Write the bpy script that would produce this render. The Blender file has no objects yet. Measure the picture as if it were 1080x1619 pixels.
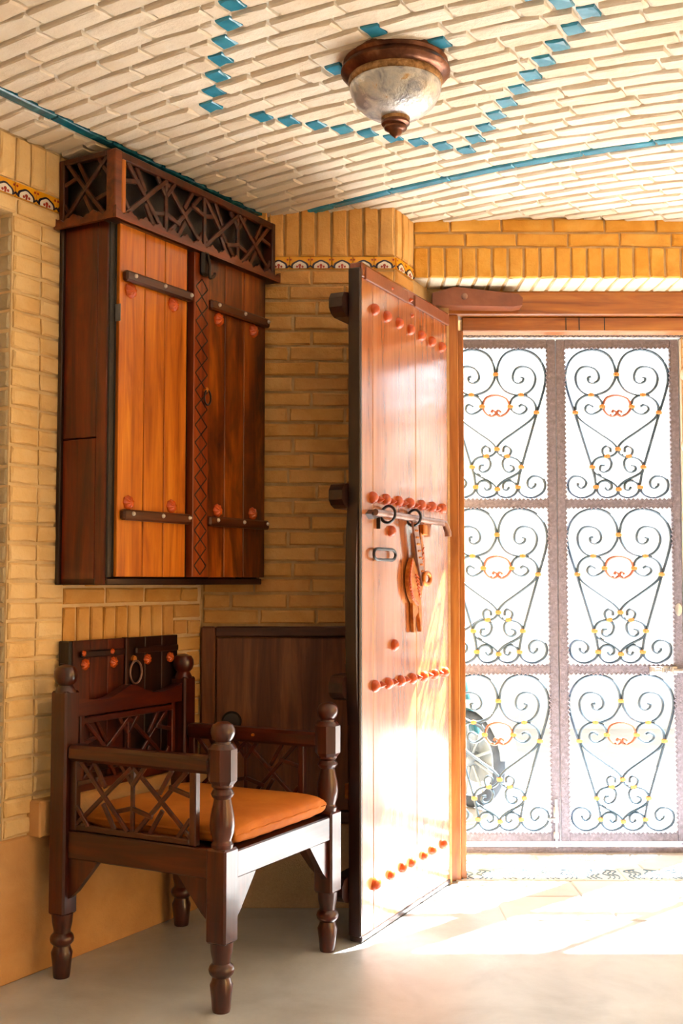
import bpy, math, random
from mathutils import Matrix, Vector
random.seed(7)
scene = bpy.context.scene
COL = scene.collection

# ------------------------------------------------------------------ camera, sky, sun, exposure
cam_d = bpy.data.cameras.new('camera')
cam = bpy.data.objects.new('camera', cam_d)
COL.objects.link(cam)
cam.location = (0.0, 0.0, 1.2)
cam.rotation_euler = (math.radians(90 + 3.4744), 0, 0)
cam_d.sensor_fit = 'VERTICAL'
cam_d.sensor_height = 36.0
cam_d.lens = 1820.0 / 1619.0 * 36.0
cam_d.clip_end = 200
scene.camera = cam

world = bpy.data.worlds.new('sky')
scene.world = world
world.use_nodes = True
wn = world.node_tree.nodes
wn['Background'].inputs['Color'].default_value = (0.86, 0.95, 1.0, 1)
wn['Background'].inputs['Strength'].default_value = 1.35

SUN_DIR = Vector((-1.05, -1.0, -1.58))
sun_d = bpy.data.lights.new('sun', 'SUN')
sun_d.energy = 40.0
sun_d.angle = math.radians(0.6)
sun_d.color = (1.0, 0.98, 0.95)
sun = bpy.data.objects.new('sun', sun_d)
COL.objects.link(sun)
sun.rotation_euler = SUN_DIR.to_track_quat('-Z', 'Y').to_euler()
sun.location = (6, 9, 9)

vs = scene.view_settings
vs.view_transform = 'Standard'
vs.look = 'None'
vs.gamma = 1.0
vs.use_curve_mapping = False
vs.exposure = 1.52

# ------------------------------------------------------------------ materials
def lin(c):
    return tuple(((x / 255) / 12.92 if x / 255 <= 0.04045 else ((x / 255 + 0.055) / 1.055) ** 2.4) for x in c) + (1.0,)

MATS = {}
def base_mat(name, rough=0.6, metal=0.0, spec=0.5, coat=0.0):
    m = bpy.data.materials.new(name)
    m.use_nodes = True
    nt = m.node_tree
    b = nt.nodes['Principled BSDF']
    b.inputs['Roughness'].default_value = rough
    b.inputs['Metallic'].default_value = metal
    b.inputs['Specular IOR Level'].default_value = spec
    b.inputs['Coat Weight'].default_value = coat
    b.inputs['Coat Roughness'].default_value = 0.12
    MATS[name] = m
    return m, nt, b

def node(nt, kind, **kw):
    n = nt.nodes.new(kind)
    for k, v in kw.items():
        setattr(n, k, v)
    return n

def coords(nt, scale=(1, 1, 1), rnd=0.0):
    tc = node(nt, 'ShaderNodeTexCoord')
    mp = node(nt, 'ShaderNodeMapping')
    mp.inputs['Scale'].default_value = scale
    nt.links.new(tc.outputs['Object'], mp.inputs['Vector'])
    if rnd:
        oi = node(nt, 'ShaderNodeObjectInfo')
        mu = node(nt, 'ShaderNodeMath', operation='MULTIPLY')
        mu.inputs[1].default_value = rnd
        nt.links.new(oi.outputs['Random'], mu.inputs[0])
        cb = node(nt, 'ShaderNodeCombineXYZ')
        for i in range(3):
            nt.links.new(mu.outputs[0], cb.inputs[i])
        nt.links.new(cb.outputs[0], mp.inputs['Location'])
    return mp.outputs['Vector']

def ramp(nt, fac, stops):
    r = node(nt, 'ShaderNodeValToRGB')
    e = r.color_ramp.elements
    while len(e) < len(stops):
        e.new(0.5)
    for el, (p, c) in zip(e, stops):
        el.position = p
        el.color = lin(c)
    nt.links.new(fac, r.inputs['Fac'])
    return r.outputs['Color']

def noise(nt, vec, scale, detail=4, rough=0.6, dist=0.0):
    n = node(nt, 'ShaderNodeTexNoise')
    n.inputs['Scale'].default_value = scale
    n.inputs['Detail'].default_value = detail
    n.inputs['Roughness'].default_value = rough
    n.inputs['Distortion'].default_value = dist
    nt.links.new(vec, n.inputs['Vector'])
    return n.outputs['Fac']

def bump(nt, b, h, strength=0.3, dist=0.01):
    bn = node(nt, 'ShaderNodeBump')
    bn.inputs['Strength'].default_value = strength
    bn.inputs['Distance'].default_value = dist
    nt.links.new(h, bn.inputs['Height'])
    nt.links.new(bn.outputs['Normal'], b.inputs['Normal'])

def mixc(nt, fac, a, b_, mode='MIX'):
    m = node(nt, 'ShaderNodeMix', data_type='RGBA', blend_type=mode)
    if isinstance(fac, float):
        m.inputs[0].default_value = fac
    else:
        nt.links.new(fac, m.inputs[0])
    for sock, v in ((m.inputs[6], a), (m.inputs[7], b_)):
        if isinstance(v, tuple):
            sock.default_value = v
        else:
            nt.links.new(v, sock)
    return m.outputs[2]

def mottled(name, stops, scale=8, rough=0.8, bmp=0.25, bscale=60, rnd=0.0, tint=None, spec=0.3, metal=0.0, coat=0.0, bdist=0.01):
    """plain stone, plaster, paint or metal: colour from noise, per-piece variation from the object's random number"""
    m, nt, b = base_mat(name, rough, metal, spec, coat)
    v = coords(nt, (1, 1, 1), 7.3 if rnd else 0)
    col = ramp(nt, noise(nt, v, scale, 5, 0.6, 0.4), stops)
    if tint:
        oi = node(nt, 'ShaderNodeObjectInfo')
        col = mixc(nt, rnd, col, ramp(nt, oi.outputs['Random'], tint))
    nt.links.new(col, b.inputs['Base Color'])
    if bmp:
        bump(nt, b, noise(nt, v, bscale, 5, 0.65), bmp, bdist)
    return m

def wood(name, dark, mid, light, axis='z', rough=0.35, coat=0.0, stain=None, fine=1.0, bmp=0.2, spec=0.5, s0=0.40, s1=0.66, fm=0.45):
    m, nt, b = base_mat(name, rough, 0, spec, coat)
    st = {'x': (1.2, 14, 14), 'y': (14, 1.2, 14), 'z': (14, 14, 1.2)}[axis]
    v = coords(nt, tuple(s * fine for s in st), 9.0)
    g = noise(nt, v, 1.6, 8, 0.62, 0.9)
    col = ramp(nt, g, [(0.28, dark), (0.5, mid), (0.72, light)])
    st2 = {'x': (3, 90, 90), 'y': (90, 3, 90), 'z': (90, 90, 3)}[axis]
    v2 = coords(nt, st2, 4.0)
    fine_n = noise(nt, v2, 1.0, 3, 0.5)
    col = mixc(nt, fm, col, ramp(nt, fine_n, [(0.3, dark), (0.65, light)]), 'SOFT_LIGHT')
    if stain:
        sv = coords(nt, {'x': (0.8, 3, 3), 'y': (3, 0.8, 3), 'z': (3, 3, 0.8)}[axis], 2.0)
        sfac = node(nt, 'ShaderNodeMapRange')
        nt.links.new(noise(nt, sv, 2.2, 5, 0.65, 0.8), sfac.inputs['Value'])
        sfac.inputs['From Min'].default_value = s0
        sfac.inputs['From Max'].default_value = s1
        col = mixc(nt, sfac.outputs[0], col, lin(stain))
    nt.links.new(col, b.inputs['Base Color'])
    bump(nt, b, fine_n, bmp, 0.002)
    return m

mottled('brick_wall', [(0.25, (188, 130, 62)), (0.5, (216, 162, 90)), (0.75, (232, 188, 120))], 7, 0.85, 0.5, 45, 0.35,
        [(0.0, (196, 134, 58)), (0.35, (222, 170, 94)), (0.7, (230, 186, 122)), (1.0, (206, 152, 96))])
mottled('brick_gate', [(0.25, (196, 132, 40)), (0.5, (222, 164, 66)), (0.75, (236, 190, 100))], 7, 0.85, 0.5, 45, 0.35,
        [(0.0, (206, 136, 36)), (0.5, (228, 170, 76)), (1.0, (214, 160, 84))])
mottled('brick_pier', [(0.25, (222, 180, 116)), (0.5, (236, 202, 144)), (0.75, (244, 218, 168))], 7, 0.85, 0.5, 45, 0.3,
        [(0.0, (228, 184, 118)), (0.5, (240, 208, 150)), (1.0, (230, 194, 142))])
mottled('brick_niche_sidelit', [(0.25, (176, 160, 130)), (0.5, (200, 184, 152)), (0.75, (214, 200, 168))], 7, 0.85, 0.5, 45, 0.3,  # brick greyed to paint in the different light on the niche side
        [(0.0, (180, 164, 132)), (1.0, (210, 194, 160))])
mottled('brick_vault', [(0.25, (228, 208, 182)), (0.5, (238, 224, 202)), (0.75, (244, 234, 218))], 6, 0.85, 0.5, 40, 0.3,
        [(0.0, (224, 200, 170)), (0.4, (238, 224, 202)), (0.8, (246, 238, 224)), (1.0, (230, 210, 190))])
mottled('brick_soffit_pale', [(0.3, (224, 212, 186)), (0.7, (238, 230, 212))], 8, 0.85, 0.4, 45)  # paler brick colour for the soffit course
mottled('mortar', [(0.3, (186, 148, 96)), (0.7, (216, 184, 134))], 12, 0.95, 0.5, 70)
mottled('mortar_dim', [(0.3, (112, 84, 58)), (0.7, (132, 102, 72))], 12, 0.95, 0.5, 70)
mottled('mortar_pier', [(0.3, (226, 196, 146)), (0.7, (240, 216, 172))], 12, 0.95, 0.5, 70)
mottled('mortar_vault', [(0.3, (230, 214, 190)), (0.7, (244, 236, 222))], 12, 0.95, 0.5, 70)
mottled('plaster', [(0.3, (204, 152, 96)), (0.7, (222, 174, 116))], 5, 0.9, 0.3, 90)
mottled('burlap', [(0.3, (214, 184, 142)), (0.7, (230, 204, 164))], 160, 0.95, 0.5, 220)
mottled('white_plaster', [(0.3, (226, 222, 212)), (0.7, (238, 234, 226))], 3, 0.9, 0.2, 40)
mottled('street_plaster', [(0.3, (176, 178, 174)), (0.7, (192, 194, 190))], 1.2, 0.9, 0.2, 40)
mottled('street', [(0.3, (150, 148, 144)), (0.7, (168, 166, 162))], 2, 0.9, 0.2, 30)
mottled('concrete', [(0.25, (172, 174, 174)), (0.5, (196, 199, 200)), (0.75, (214, 218, 220))], 3.0, 0.32, 0.12, 60, spec=0.5)
mottled('slab', [(0.25, (204, 204, 202)), (0.75, (226, 227, 226))], 5.0, 0.4, 0.12, 60, 0.25, [(0, (192, 192, 190)), (1, (228, 229, 228))], spec=0.5)
mottled('turquoise', [(0.3, (34, 122, 150)), (0.6, (56, 150, 180)), (0.8, (96, 180, 204))], 18, 0.22, 0.15, 30, 0.25, [(0, (30, 118, 150)), (1, (84, 172, 200))], spec=0.6)
mottled('turquoise_deep', [(0.3, (14, 74, 92)), (0.6, (26, 104, 124)), (0.8, (60, 140, 156))], 30, 0.25, 0.15, 30, spec=0.6)
mottled('tile_yellow', [(0.3, (226, 150, 8)), (0.7, (240, 180, 30))], 10, 0.3, 0.05, 30, spec=0.6)
mottled('tile_navy', [(0.3, (14, 14, 44)), (0.7, (28, 26, 66))], 10, 0.3, 0, spec=0.6)
mottled('tile_white', [(0.3, (232, 224, 210)), (0.7, (246, 240, 230))], 10, 0.3, 0, spec=0.6)
mottled('tile_red', [(0.3, (150, 34, 20)), (0.7, (186, 60, 30))], 10, 0.3, 0, spec=0.6)
mottled('tile_blue_print', [(0.3, (70, 110, 140)), (0.7, (110, 146, 168))], 10, 0.4, 0)
wood('wood_amber', (140, 74, 12), (188, 116, 28), (216, 150, 52), 'z', 0.32, 0.25)
wood('wood_amber_stained', (92, 40, 8), (150, 80, 16), (190, 116, 34), 'z', 0.32, 0.25, stain=(44, 16, 6), s0=0.36, s1=0.62)
wood('wood_red', (76, 24, 8), (120, 44, 14), (148, 62, 22), 'z', 0.3, 0.35, stain=(46, 16, 8), s0=0.48, s1=0.74)
wood('wood_low', (52, 18, 8), (94, 38, 16), (134, 62, 26), 'z', 0.3, 0.35, stain=(30, 11, 6), s0=.42, s1=.7)
wood('wood_astragal', (96, 40, 12), (140, 68, 22), (168, 92, 34), 'z', 0.32, 0.25)
wood('wood_dark', (26, 11, 6), (46, 20, 11), (70, 34, 19), 'z', 0.32, 0.3)
wood('wood_dark_x', (26, 11, 6), (50, 22, 12), (74, 37, 19), 'x', 0.32, 0.3)
wood('wood_strip', (46, 18, 9), (84, 38, 17), (110, 56, 28), 'z', 0.34, 0.2)
wood('wood_band', (44, 20, 9), (84, 42, 17), (116, 64, 28), 'x', 0.36, 0.2)
wood('wood_brown_x', (78, 34, 13), (120, 60, 24), (146, 80, 36), 'x', 0.34, 0.2)
wood('wood_hatch', (84, 50, 28), (126, 82, 50), (160, 112, 72), 'z', 0.42, 0.1, bmp=0.5)
wood('wood_hatch_x', (64, 38, 24), (92, 58, 38), (116, 78, 54), 'x', 0.42, 0.1, bmp=0.5)
wood('wood_chair', (46, 13, 6), (80, 27, 11), (114, 48, 20), 'z', 0.3, 0.45)
wood('wood_chair_x', (46, 13, 6), (80, 27, 11), (114, 48, 20), 'x', 0.3, 0.45)
wood('wood_chair_y', (46, 13, 6), (80, 27, 11), (114, 48, 20), 'y', 0.3, 0.45)
wood('wood_door', (128, 68, 30), (162, 98, 54), (184, 124, 80), 'z', 0.2, 1.0, spec=0.7, bmp=0.04, fm=0.2)
wood('wood_door_x', (104, 48, 20), (140, 72, 32), (164, 96, 48), 'x', 0.25, 0.6, spec=0.6)
wood('wood_frame', (126, 74, 24), (166, 108, 42), (190, 136, 64), 'z', 0.4, 0.15)
wood('wood_frame_x', (126, 74, 24), (166, 108, 42), (190, 136, 64), 'x', 0.4, 0.15)
mottled('paint_brown', [(0.3, (120, 66, 44)), (0.7, (148, 88, 60))], 9, 0.35, 0.1, 40, spec=0.5)
mottled('black_iron', [(0.3, (10, 8, 8)), (0.7, (26, 20, 18))], 20, 0.4, 0.2, 60, spec=0.5)
mottled('orange_copper', [(0.3, (166, 58, 14)), (0.6, (204, 88, 28)), (0.8, (224, 122, 58))], 24, 0.22, 0.15, 60, spec=0.6)
mottled('bolt_iron', [(0.3, (120, 84, 72)), (0.7, (170, 136, 122))], 20, 0.3, 0.1, 60, metal=0.6)
mottled('brass_old', [(0.3, (150, 76, 26)), (0.55, (196, 116, 44)), (0.8, (224, 160, 84))], 40, 0.32, 0.5, 120, metal=0.6, bdist=0.004)
mottled('steel_pin', [(0.3, (190, 180, 170)), (0.7, (230, 224, 214))], 20, 0.3, 0, metal=0.6)
mottled('gate_iron', [(0.3, (44, 64, 80)), (0.7, (66, 88, 104))], 20, 0.35, 0.15, 80, spec=0.6)
mottled('gate_frame_iron', [(0.3, (100, 94, 106)), (0.6, (128, 122, 136)), (0.8, (160, 158, 170))], 60, 0.35, 0.9, 90, spec=0.6, bdist=0.006)
mottled('gate_ring', [(0.3, (140, 80, 60)), (0.7, (166, 102, 80))], 20, 0.4, 0.1, 80)
mottled('gate_collar', [(0.3, (178, 118, 62)), (0.7, (214, 158, 96))], 40, 0.4, 0.2, 80)
mottled('zinc', [(0.3, (160, 160, 164)), (0.7, (200, 200, 204))], 20, 0.3, 0.05, 80, metal=0.7)
mottled('key_gold', [(0.3, (190, 150, 100)), (0.7, (212, 176, 128))], 20, 0.5, 0, 80)
mottled('lamp_bronze', [(0.3, (70, 40, 28)), (0.55, (120, 76, 54)), (0.8, (176, 132, 104))], 16, 0.28, 0.1, 60, metal=0.75)
mottled('lamp_brass', [(0.3, (90, 62, 36)), (0.6, (170, 130, 84)), (0.8, (206, 172, 126))], 60, 0.35, 0.6, 140, metal=0.6, bdist=0.004)
mottled('cushion_cloth', [(0.3, (184, 100, 26)), (0.7, (208, 126, 42))], 6, 0.75, 0.25, 300)
mottled('rubber', [(0.3, (46, 54, 64)), (0.7, (64, 72, 82))], 20, 0.7, 0.1, 80)
mottled('bike_paint', [(0.3, (104, 112, 116)), (0.7, (130, 138, 142))], 4, 0.25, 0, 80, spec=0.6)
mottled('bike_teal', [(0.3, (20, 74, 84)), (0.7, (34, 100, 110))], 4, 0.3, 0, 80, spec=0.6)
mottled('bike_gold', [(0.3, (110, 76, 38)), (0.7, (136, 98, 54))], 4, 0.35, 0, 80, metal=0.5)

# marbled frosted glass with gold flecks
gm, gnt, gb = base_mat('lamp_glass', 0.22, 0, 0.6)
gv = coords(gnt)
gcol = ramp(gnt, noise(gnt, gv, 16, 5, 0.6, 1.2), [(0.36, (150, 152, 160)), (0.5, (206, 206, 204)), (0.62, (226, 222, 212)), (0.72, (206, 160, 84))])
gnt.links.new(gcol, gb.inputs['Base Color'])
gb.inputs['Transmission Weight'].default_value = 0.25
bump(gnt, gb, noise(gnt, gv, 60, 4, 0.6), 0.6, 0.006)

# ------------------------------------------------------------------ mesh helpers
class MB:
    def __init__(self):
        self.v, self.f = [], []
    def add(self, vs_, fs_, M=None):
        o = len(self.v)
        for p in vs_:
            p = Vector(p)
            self.v.append(M @ p if M else p)
        for q in fs_:
            self.f.append(tuple(i + o for i in q))
        return self
    def box(self, x0, x1, y0, y1, z0, z1, b=0.0, M=None):
        if b <= 0:
            vs_ = [(x, y, z) for x in (x0, x1) for y in (y0, y1) for z in (z0, z1)]
            fs_ = [(0, 1, 3, 2), (4, 6, 7, 5), (0, 4, 5, 1), (2, 3, 7, 6), (0, 2, 6, 4), (1, 5, 7, 3)]
            return self.add(vs_, fs_, M)
        b = min(b, (x1 - x0) / 2.01, (y1 - y0) / 2.01, (z1 - z0) / 2.01)
        X, Y, Z = (x0, x1), (y0, y1), (z0, z1)
        vs_, idx = [], {}
        for i in (0, 1):
            for j in (0, 1):
                for k in (0, 1):
                    s = (1 if i == 0 else -1, 1 if j == 0 else -1, 1 if k == 0 else -1)
                    for a in range(3):
                        p = [X[i], Y[j], Z[k]]
                        for c in range(3):
                            if c != a:
                                p[c] += s[c] * b
                        idx[(i, j, k, a)] = len(vs_)
                        vs_.append(tuple(p))
        fs_ = []
        def quad(keys, out):
            ids = [idx[k] for k in keys]
            P = [Vector(vs_[q]) for q in ids]
            n = (P[1] - P[0]).cross(P[2] - P[0])
            if n.dot(Vector(out)) < 0:
                ids.reverse()
            fs_.append(tuple(ids))
        for a in range(3):
            o = [c for c in range(3) if c != a]
            for s in (0, 1):
                ks = []
                for (p, q) in ((0, 0), (1, 0), (1, 1), (0, 1)):
                    k = [0, 0, 0]
                    k[a], k[o[0]], k[o[1]] = s, p, q
                    ks.append((*k, a))
                out = [0, 0, 0]
                out[a] = 1 if s else -1
                quad(ks, out)
            for p in (0, 1):
                for q in (0, 1):
                    k0, k1 = [0, 0, 0], [0, 0, 0]
                    k0[o[0]] = k1[o[0]] = p
                    k0[o[1]] = k1[o[1]] = q
                    k1[a] = 1
                    out = [0, 0, 0]
                    out[o[0]] = 1 if p else -1
                    out[o[1]] = 1 if q else -1
                    quad([(*k0, o[0]), (*k0, o[1]), (*k1, o[1]), (*k1, o[0])], out)
        for i in (0, 1):
            for j in (0, 1):
                for k in (0, 1):
                    quad([(i, j, k, 0), (i, j, k, 1), (i, j, k, 2)], (1 if i else -1, 1 if j else -1, 1 if k else -1))
        return self.add(vs_, fs_, M)
    def lathe(self, prof, segs=16, M=None, square=None):
        """profile [(r, z)] turned about z"""
        vs_, fs_ = [], []
        for r, z in prof:
            for s in range(segs):
                a = 2 * math.pi * (s + 0.5) / segs
                vs_.append((r * math.cos(a), r * math.sin(a), z))
        for i in range(len(prof) - 1):
            for s in range(segs):
                t = (s + 1) % segs
                fs_.append((i * segs + s, i * segs + t, (i + 1) * segs + t, (i + 1) * segs + s))
        fs_.append(tuple(reversed(range(segs))))
        fs_.append(tuple((len(prof) - 1) * segs + s for s in range(segs)))
        return self.add(vs_, fs_, M)
    def tube(self, pts, r, segs=8, closed=False, M=None, flat=1.0):
        pts = [Vector(p) for p in pts]
        n = len(pts)
        vs_, fs_ = [], []
        prev = None
        for i, p in enumerate(pts):
            if closed:
                t = pts[(i + 1) % n] - pts[i - 1]
            else:
                t = pts[min(i + 1, n - 1)] - pts[max(i - 1, 0)]
            t.normalize()
            if prev is None:
                up = Vector((0, 1, 0)) if abs(t.y) < 0.9 else Vector((1, 0, 0))
                a = (up - t * up.dot(t)).normalized()
            else:
                a = (prev - t * prev.dot(t)).normalized()
            prev = a
            c = t.cross(a)
            for s in range(segs):
                th = 2 * math.pi * s / segs
                vs_.append(p + a * (r * flat * math.cos(th)) + c * (r * math.sin(th)))
        for i in range(n if closed else n - 1):
            j = (i + 1) % n
            for s in range(segs):
                t = (s + 1) % segs
                fs_.append((i * segs + s, i * segs + t, j * segs + t, j * segs + s))
        if not closed:
            fs_.append(tuple(reversed(range(segs))))
            fs_.append(tuple((n - 1) * segs + s for s in range(segs)))
        return self.add(vs_, fs_, M)
    def ext(self, poly, y0, y1, M=None):
        """polygon in x, z pushed through y (front at y0)"""
        n = len(poly)
        area = sum(poly[i][0] * poly[(i + 1) % n][1] - poly[(i + 1) % n][0] * poly[i][1] for i in range(n))
        if area < 0:
            poly = poly[::-1]
        vs_ = [(x, y0, z) for x, z in poly] + [(x, y1, z) for x, z in poly]
        fs_ = [tuple(range(n)), tuple(reversed(range(n, 2 * n)))]
        for i in range(n):
            j = (i + 1) % n
            fs_.append((i, i + n, j + n, j))
        return self.add(vs_, fs_, M)
    def mesh(self, name, mat, smooth=None):
        me = bpy.data.meshes.new(name)
        me.from_pydata([tuple(p) for p in self.v], [], self.f)
        me.materials.append(MATS[mat])
        if smooth:
            me.polygons.foreach_set('use_smooth', [True] * len(me.polygons))
            me.set_sharp_from_angle(angle=math.radians(smooth))
        me.update()
        return me
    def build(self, name, mat, parent=None, smooth=None, label=None):
        return put(name, self.mesh(name, mat, smooth), parent, label=label)

def put(name, me, parent=None, M=None, label=None):
    o = bpy.data.objects.new(name, me)
    COL.objects.link(o)
    if parent:
        o.parent = parent
    if M is not None:
        o.matrix_local = M
    if label:
        o['label'] = label
    return o

def frame(x, y, z, ang):
    return Matrix.Translation((x, y, z)) @ Matrix.Rotation(ang, 4, 'Z')

def thing(name, M, label, cat, group=None):
    o = bpy.data.objects.new(name, None)
    o.empty_display_size = 0.1
    COL.objects.link(o)
    o.matrix_local = M
    tag(o, label, cat, group)
    return o

def tag(o, label=None, cat=None, group=None, kind=None):
    if label: o['label'] = label
    if cat: o['category'] = cat
    if group: o['group'] = group
    if kind: o['kind'] = kind
    return o

def struct(name, mb, mat, M=None, label=None, smooth=None):
    o = mb.build(name, mat, None, smooth, label)
    if M is not None:
        o.matrix_local = M
    o['kind'] = 'structure'
    return o

def T(x, y, z):
    return Matrix.Translation((x, y, z))
def RX(a): return Matrix.Rotation(a, 4, 'X')
def RY(a): return Matrix.Rotation(a, 4, 'Y')
def RZ(a): return Matrix.Rotation(a, 4, 'Z')

def copy_tree(o, M=None):
    c = o.copy()
    COL.objects.link(c)
    if M is not None:
        c.matrix_local = M
    for ch in o.children:
        d = ch.copy(); COL.objects.link(d); d.parent = c
        for g in ch.children:
            e = g.copy(); COL.objects.link(e); e.parent = d
    return c

def spline(pts, n=6):
    """Catmull-Rom through 2-D or 3-D points"""
    P = [Vector(p) for p in pts]
    out = []
    for i in range(len(P) - 1):
        a, b, c, d = P[max(i - 1, 0)], P[i], P[i + 1], P[min(i + 2, len(P) - 1)]
        for k in range(n):
            t = k / n
            out.append(0.5 * ((2 * b) + (c - a) * t + (2 * a - 5 * b + 4 * c - d) * t * t + (3 * b - a - 3 * c + d) * t ** 3))
    out.append(P[-1])
    return out

# ------------------------------------------------------------------ bricks
_bricks = {}
def brick_mesh(l, h, d, mat, rough=0.0022, var=5, cham=0.005, tilt=0.0):
    """one brick: x length, z height, face towards -y; a few worn variants are shared"""
    key = (round(l, 3), round(h, 3), mat, random.randrange(var))
    if key in _bricks:
        return _bricks[key]
    rr = random.Random(hash(str(key)) & 0xffff)
    j = lambda s=rough: rr.uniform(-s, s)
    def ring(ix, y, jit):
        X, Z = l / 2 - ix, h / 2 - ix
        pts = [(-X, -Z), (0, -Z), (X, -Z), (X, 0), (X, Z), (0, Z), (-X, Z), (-X, 0)]
        return [(x + j(jit), y + j(jit * 0.6) - tilt * (z / h if y < 0 else 0), z + j(jit)) for x, z in pts]
    vs_ = ring(0, 0.02, 0) + ring(0, -d + cham, rough) + ring(cham, -d, rough)
    fs_ = []
    for a in (0, 8):
        for i in range(8):
            k = (i + 1) % 8
            fs_.append((a + i, a + 8 + i, a + 8 + k, a + k))
    fs_ = [tuple(reversed(q)) for q in fs_]
    fs_.append(tuple(range(16, 24)))
    me = MB().add(vs_, fs_).mesh('brick', mat)
    _bricks[key] = me
    return me

def bond(parent, x0, x1, z0, z1, pitch=0.0585, length=0.214, joint=0.011, mat='brick_wall', start=0, stack=False, d=0.006):
    """courses of bricks on a wall face whose own frame has x along, z up, -y out"""
    rows = round((z1 - z0) / pitch)
    pitch = (z1 - z0) / rows
    for r in range(rows):
        z = z0 + pitch * (r + 0.5)
        x = x0 - (0 if stack else (length * 0.5 if (r + start) % 2 else 0)) 
        while x < x1 - 0.012:
            a, b = max(x, x0), min(x + length, x1)
            x += length
            if b - a < 0.03:
                continue
            l = round((b - a - joint) / 0.004) * 0.004
            me = brick_mesh(l, pitch - joint + 0.001, d, mat)
            put('brick', me, parent, T((a + b) / 2 + random.uniform(-.002, .002), random.uniform(-.002, .002), z + random.uniform(-.0015, .0015)))

def soldiers(parent, x0, x1, z0, z1, w=0.062, mat='brick_wall', d=0.006, joint=0.009):
    n = max(1, round((x1 - x0) / w))
    w = (x1 - x0) / n
    for i in range(n):
        me = brick_mesh(round(z1 - z0 - joint, 3), round((w - joint) / 0.002) * 0.002, d, mat)
        put('brick', me, parent, T(x0 + w * (i + .5), random.uniform(-.003, .002), (z0 + z1) / 2) @ RY(math.pi / 2))

# ------------------------------------------------------------------ room shell
KX, KY = -0.526, 4.329                       # foot of the corner between left wall and back wall
WX, WY = 0.507, 0.862                        # direction of the left wall
NX, NY = 0.862, -0.507                       # its normal, into the room
LEFT = frame(KX, KY, 0, math.atan2(WY, WX))
def zc(v):
    return 2.585 + 0.06 * (1 - ((v - 1.1) / 1.1) ** 2) if v < 2.2 else 2.585
def vt(v, t, z):
    return Vector((KX + NX * v + WX * t, KY + NY * v + WY * t, z))

# floor and grounds
floor = struct('floor', MB().box(-5, 3.3, -2.6, 5.5, -0.2, 0), 'concrete', label='pale worn concrete floor of the entrance hall')
struct('ground', MB().box(-40, 60, -40, 60, -0.4, -0.012), 'street', label='sun-bleached ground outside the gate')
def slab(x0, x1, y0, y1):
    put('paving_slab', MB().box(-(x1 - x0) / 2 + .004, (x1 - x0) / 2 - .004, -(y1 - y0) / 2 + .004, (y1 - y0) / 2 - .004, -0.03, 0.006, 0.003).mesh('paving_slab', 'slab'), floor, T((x0 + x1) / 2, (y0 + y1) / 2, 0))
for r, (ya, yb) in enumerate(((4.16, 4.46), (4.46, 4.69), (4.875, 5.12))):
    xa = 0.46 + (0.12 if r == 0 else 0)
    xs = [xa]
    while xs[-1] < 2.7:
        xs.append(min(xs[-1] + (0.42 if r != 1 else 0.5) * random.uniform(.9, 1.1), 2.76))
    for a, b in zip(xs, xs[1:]):
        if b - a > .06:
            slab(a, b, ya, yb)
# patterned tile threshold
tile_b = MB().box(-.085, .085, -.088, .088, -.03, .007, .003).mesh('threshold_tile', 'slab')
pat = MB()
for sx in (-1, 1):
    for k in range(3):
        pts = spline([(sx * (.012 + .022 * k), -.07, 0), (sx * (.03 + .018 * k), -.03, 0), (sx * (.008 + .02 * k), .01, 0), (sx * (.03 + .02 * k), .05, 0), (sx * .02, .075, 0)], 4)
        pat.tube([(p.x, p.y, .0068) for p in pts], .0035, 4)
pat_m = pat.mesh('tile_pattern', 'tile_blue_print')
for i in range(13):
    o = put('threshold_tile', tile_b, floor, T(.545 + .172 * i, 4.782, 0))
    put('tile_pattern', pat_m, o)

# left wall: solid upper wall, niche opening towards the viewer, plaster foot
wl = MB()
wl.box(-0.963, 0.05, 0.004, 0.45, 0.0, 2.75)
wl.box(-2.3, -0.963, 0.004, 0.45, 2.34, 2.75)
wl.box(-2.3, -0.963, 0.004, 0.45, 0.0, 0.40)
wl.box(-2.3, -0.963, 0.36, 0.45, 0.40, 2.34)
wl.box(-5.9, -2.3, 0.004, 0.45, 0.0, 2.75)
wall_left = struct('wall_left', wl, 'mortar_pier', LEFT, 'golden brick left wall behind the cabinets')
bond(wall_left, -0.963, -0.728, 0.425, 2.335, 0.0597, 0.1175, mat='brick_pier', stack=True)
bond(wall_left, -0.728, -0.02, 1.125, 1.30, 0.0585, 0.2, mat='brick_wall')
soldiers(wall_left, -0.728, -0.165, 0.945, 1.122, 0.064)
bond(wall_left, -0.165, -0.005, 0.535, 1.122, 0.0585, 0.16, mat='brick_wall', start=1)
bond(wall_left, -0.728, -0.165, 0.535, 0.942, 0.0585, 0.2, mat='brick_wall')
bond(wall_left, -1.75, -0.73, 2.336, 2.392, 0.056, 0.2, mat='brick_pier')
soldiers(wall_left, -1.75, -0.70, 2.44, 2.585, 0.064, 'brick_pier')
pl_ = MB().box(-2.3, 0.0, -0.006, 0.03, 0.0, 0.425, 0.004)
pl_.build('plaster_foot', 'plaster', wall_left)
MB().box(-0.862, -0.02, -0.05, 0.01, 0.42, 0.53, 0.005).build('ledge', 'plaster', wall_left)
# side of the niche, its grey stands in for light from the other side
NICHE = LEFT @ T(-0.963, 0.004, 0) @ RZ(math.pi / 2)
wall_niche = struct('wall_niche', MB().box(-0.36, -0.001, 0.001, 0.02, 0.40, 2.34), 'mortar_pier', LEFT @ T(-0.963, 0.004, 0) @ RZ(-math.pi / 2), 'brick side of the wall niche, light from the other side painted grey')
bond(wall_niche, -0.355, -0.001, 0.41, 2.335, 0.0597, 0.2, mat='brick_niche_sidelit')

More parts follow.
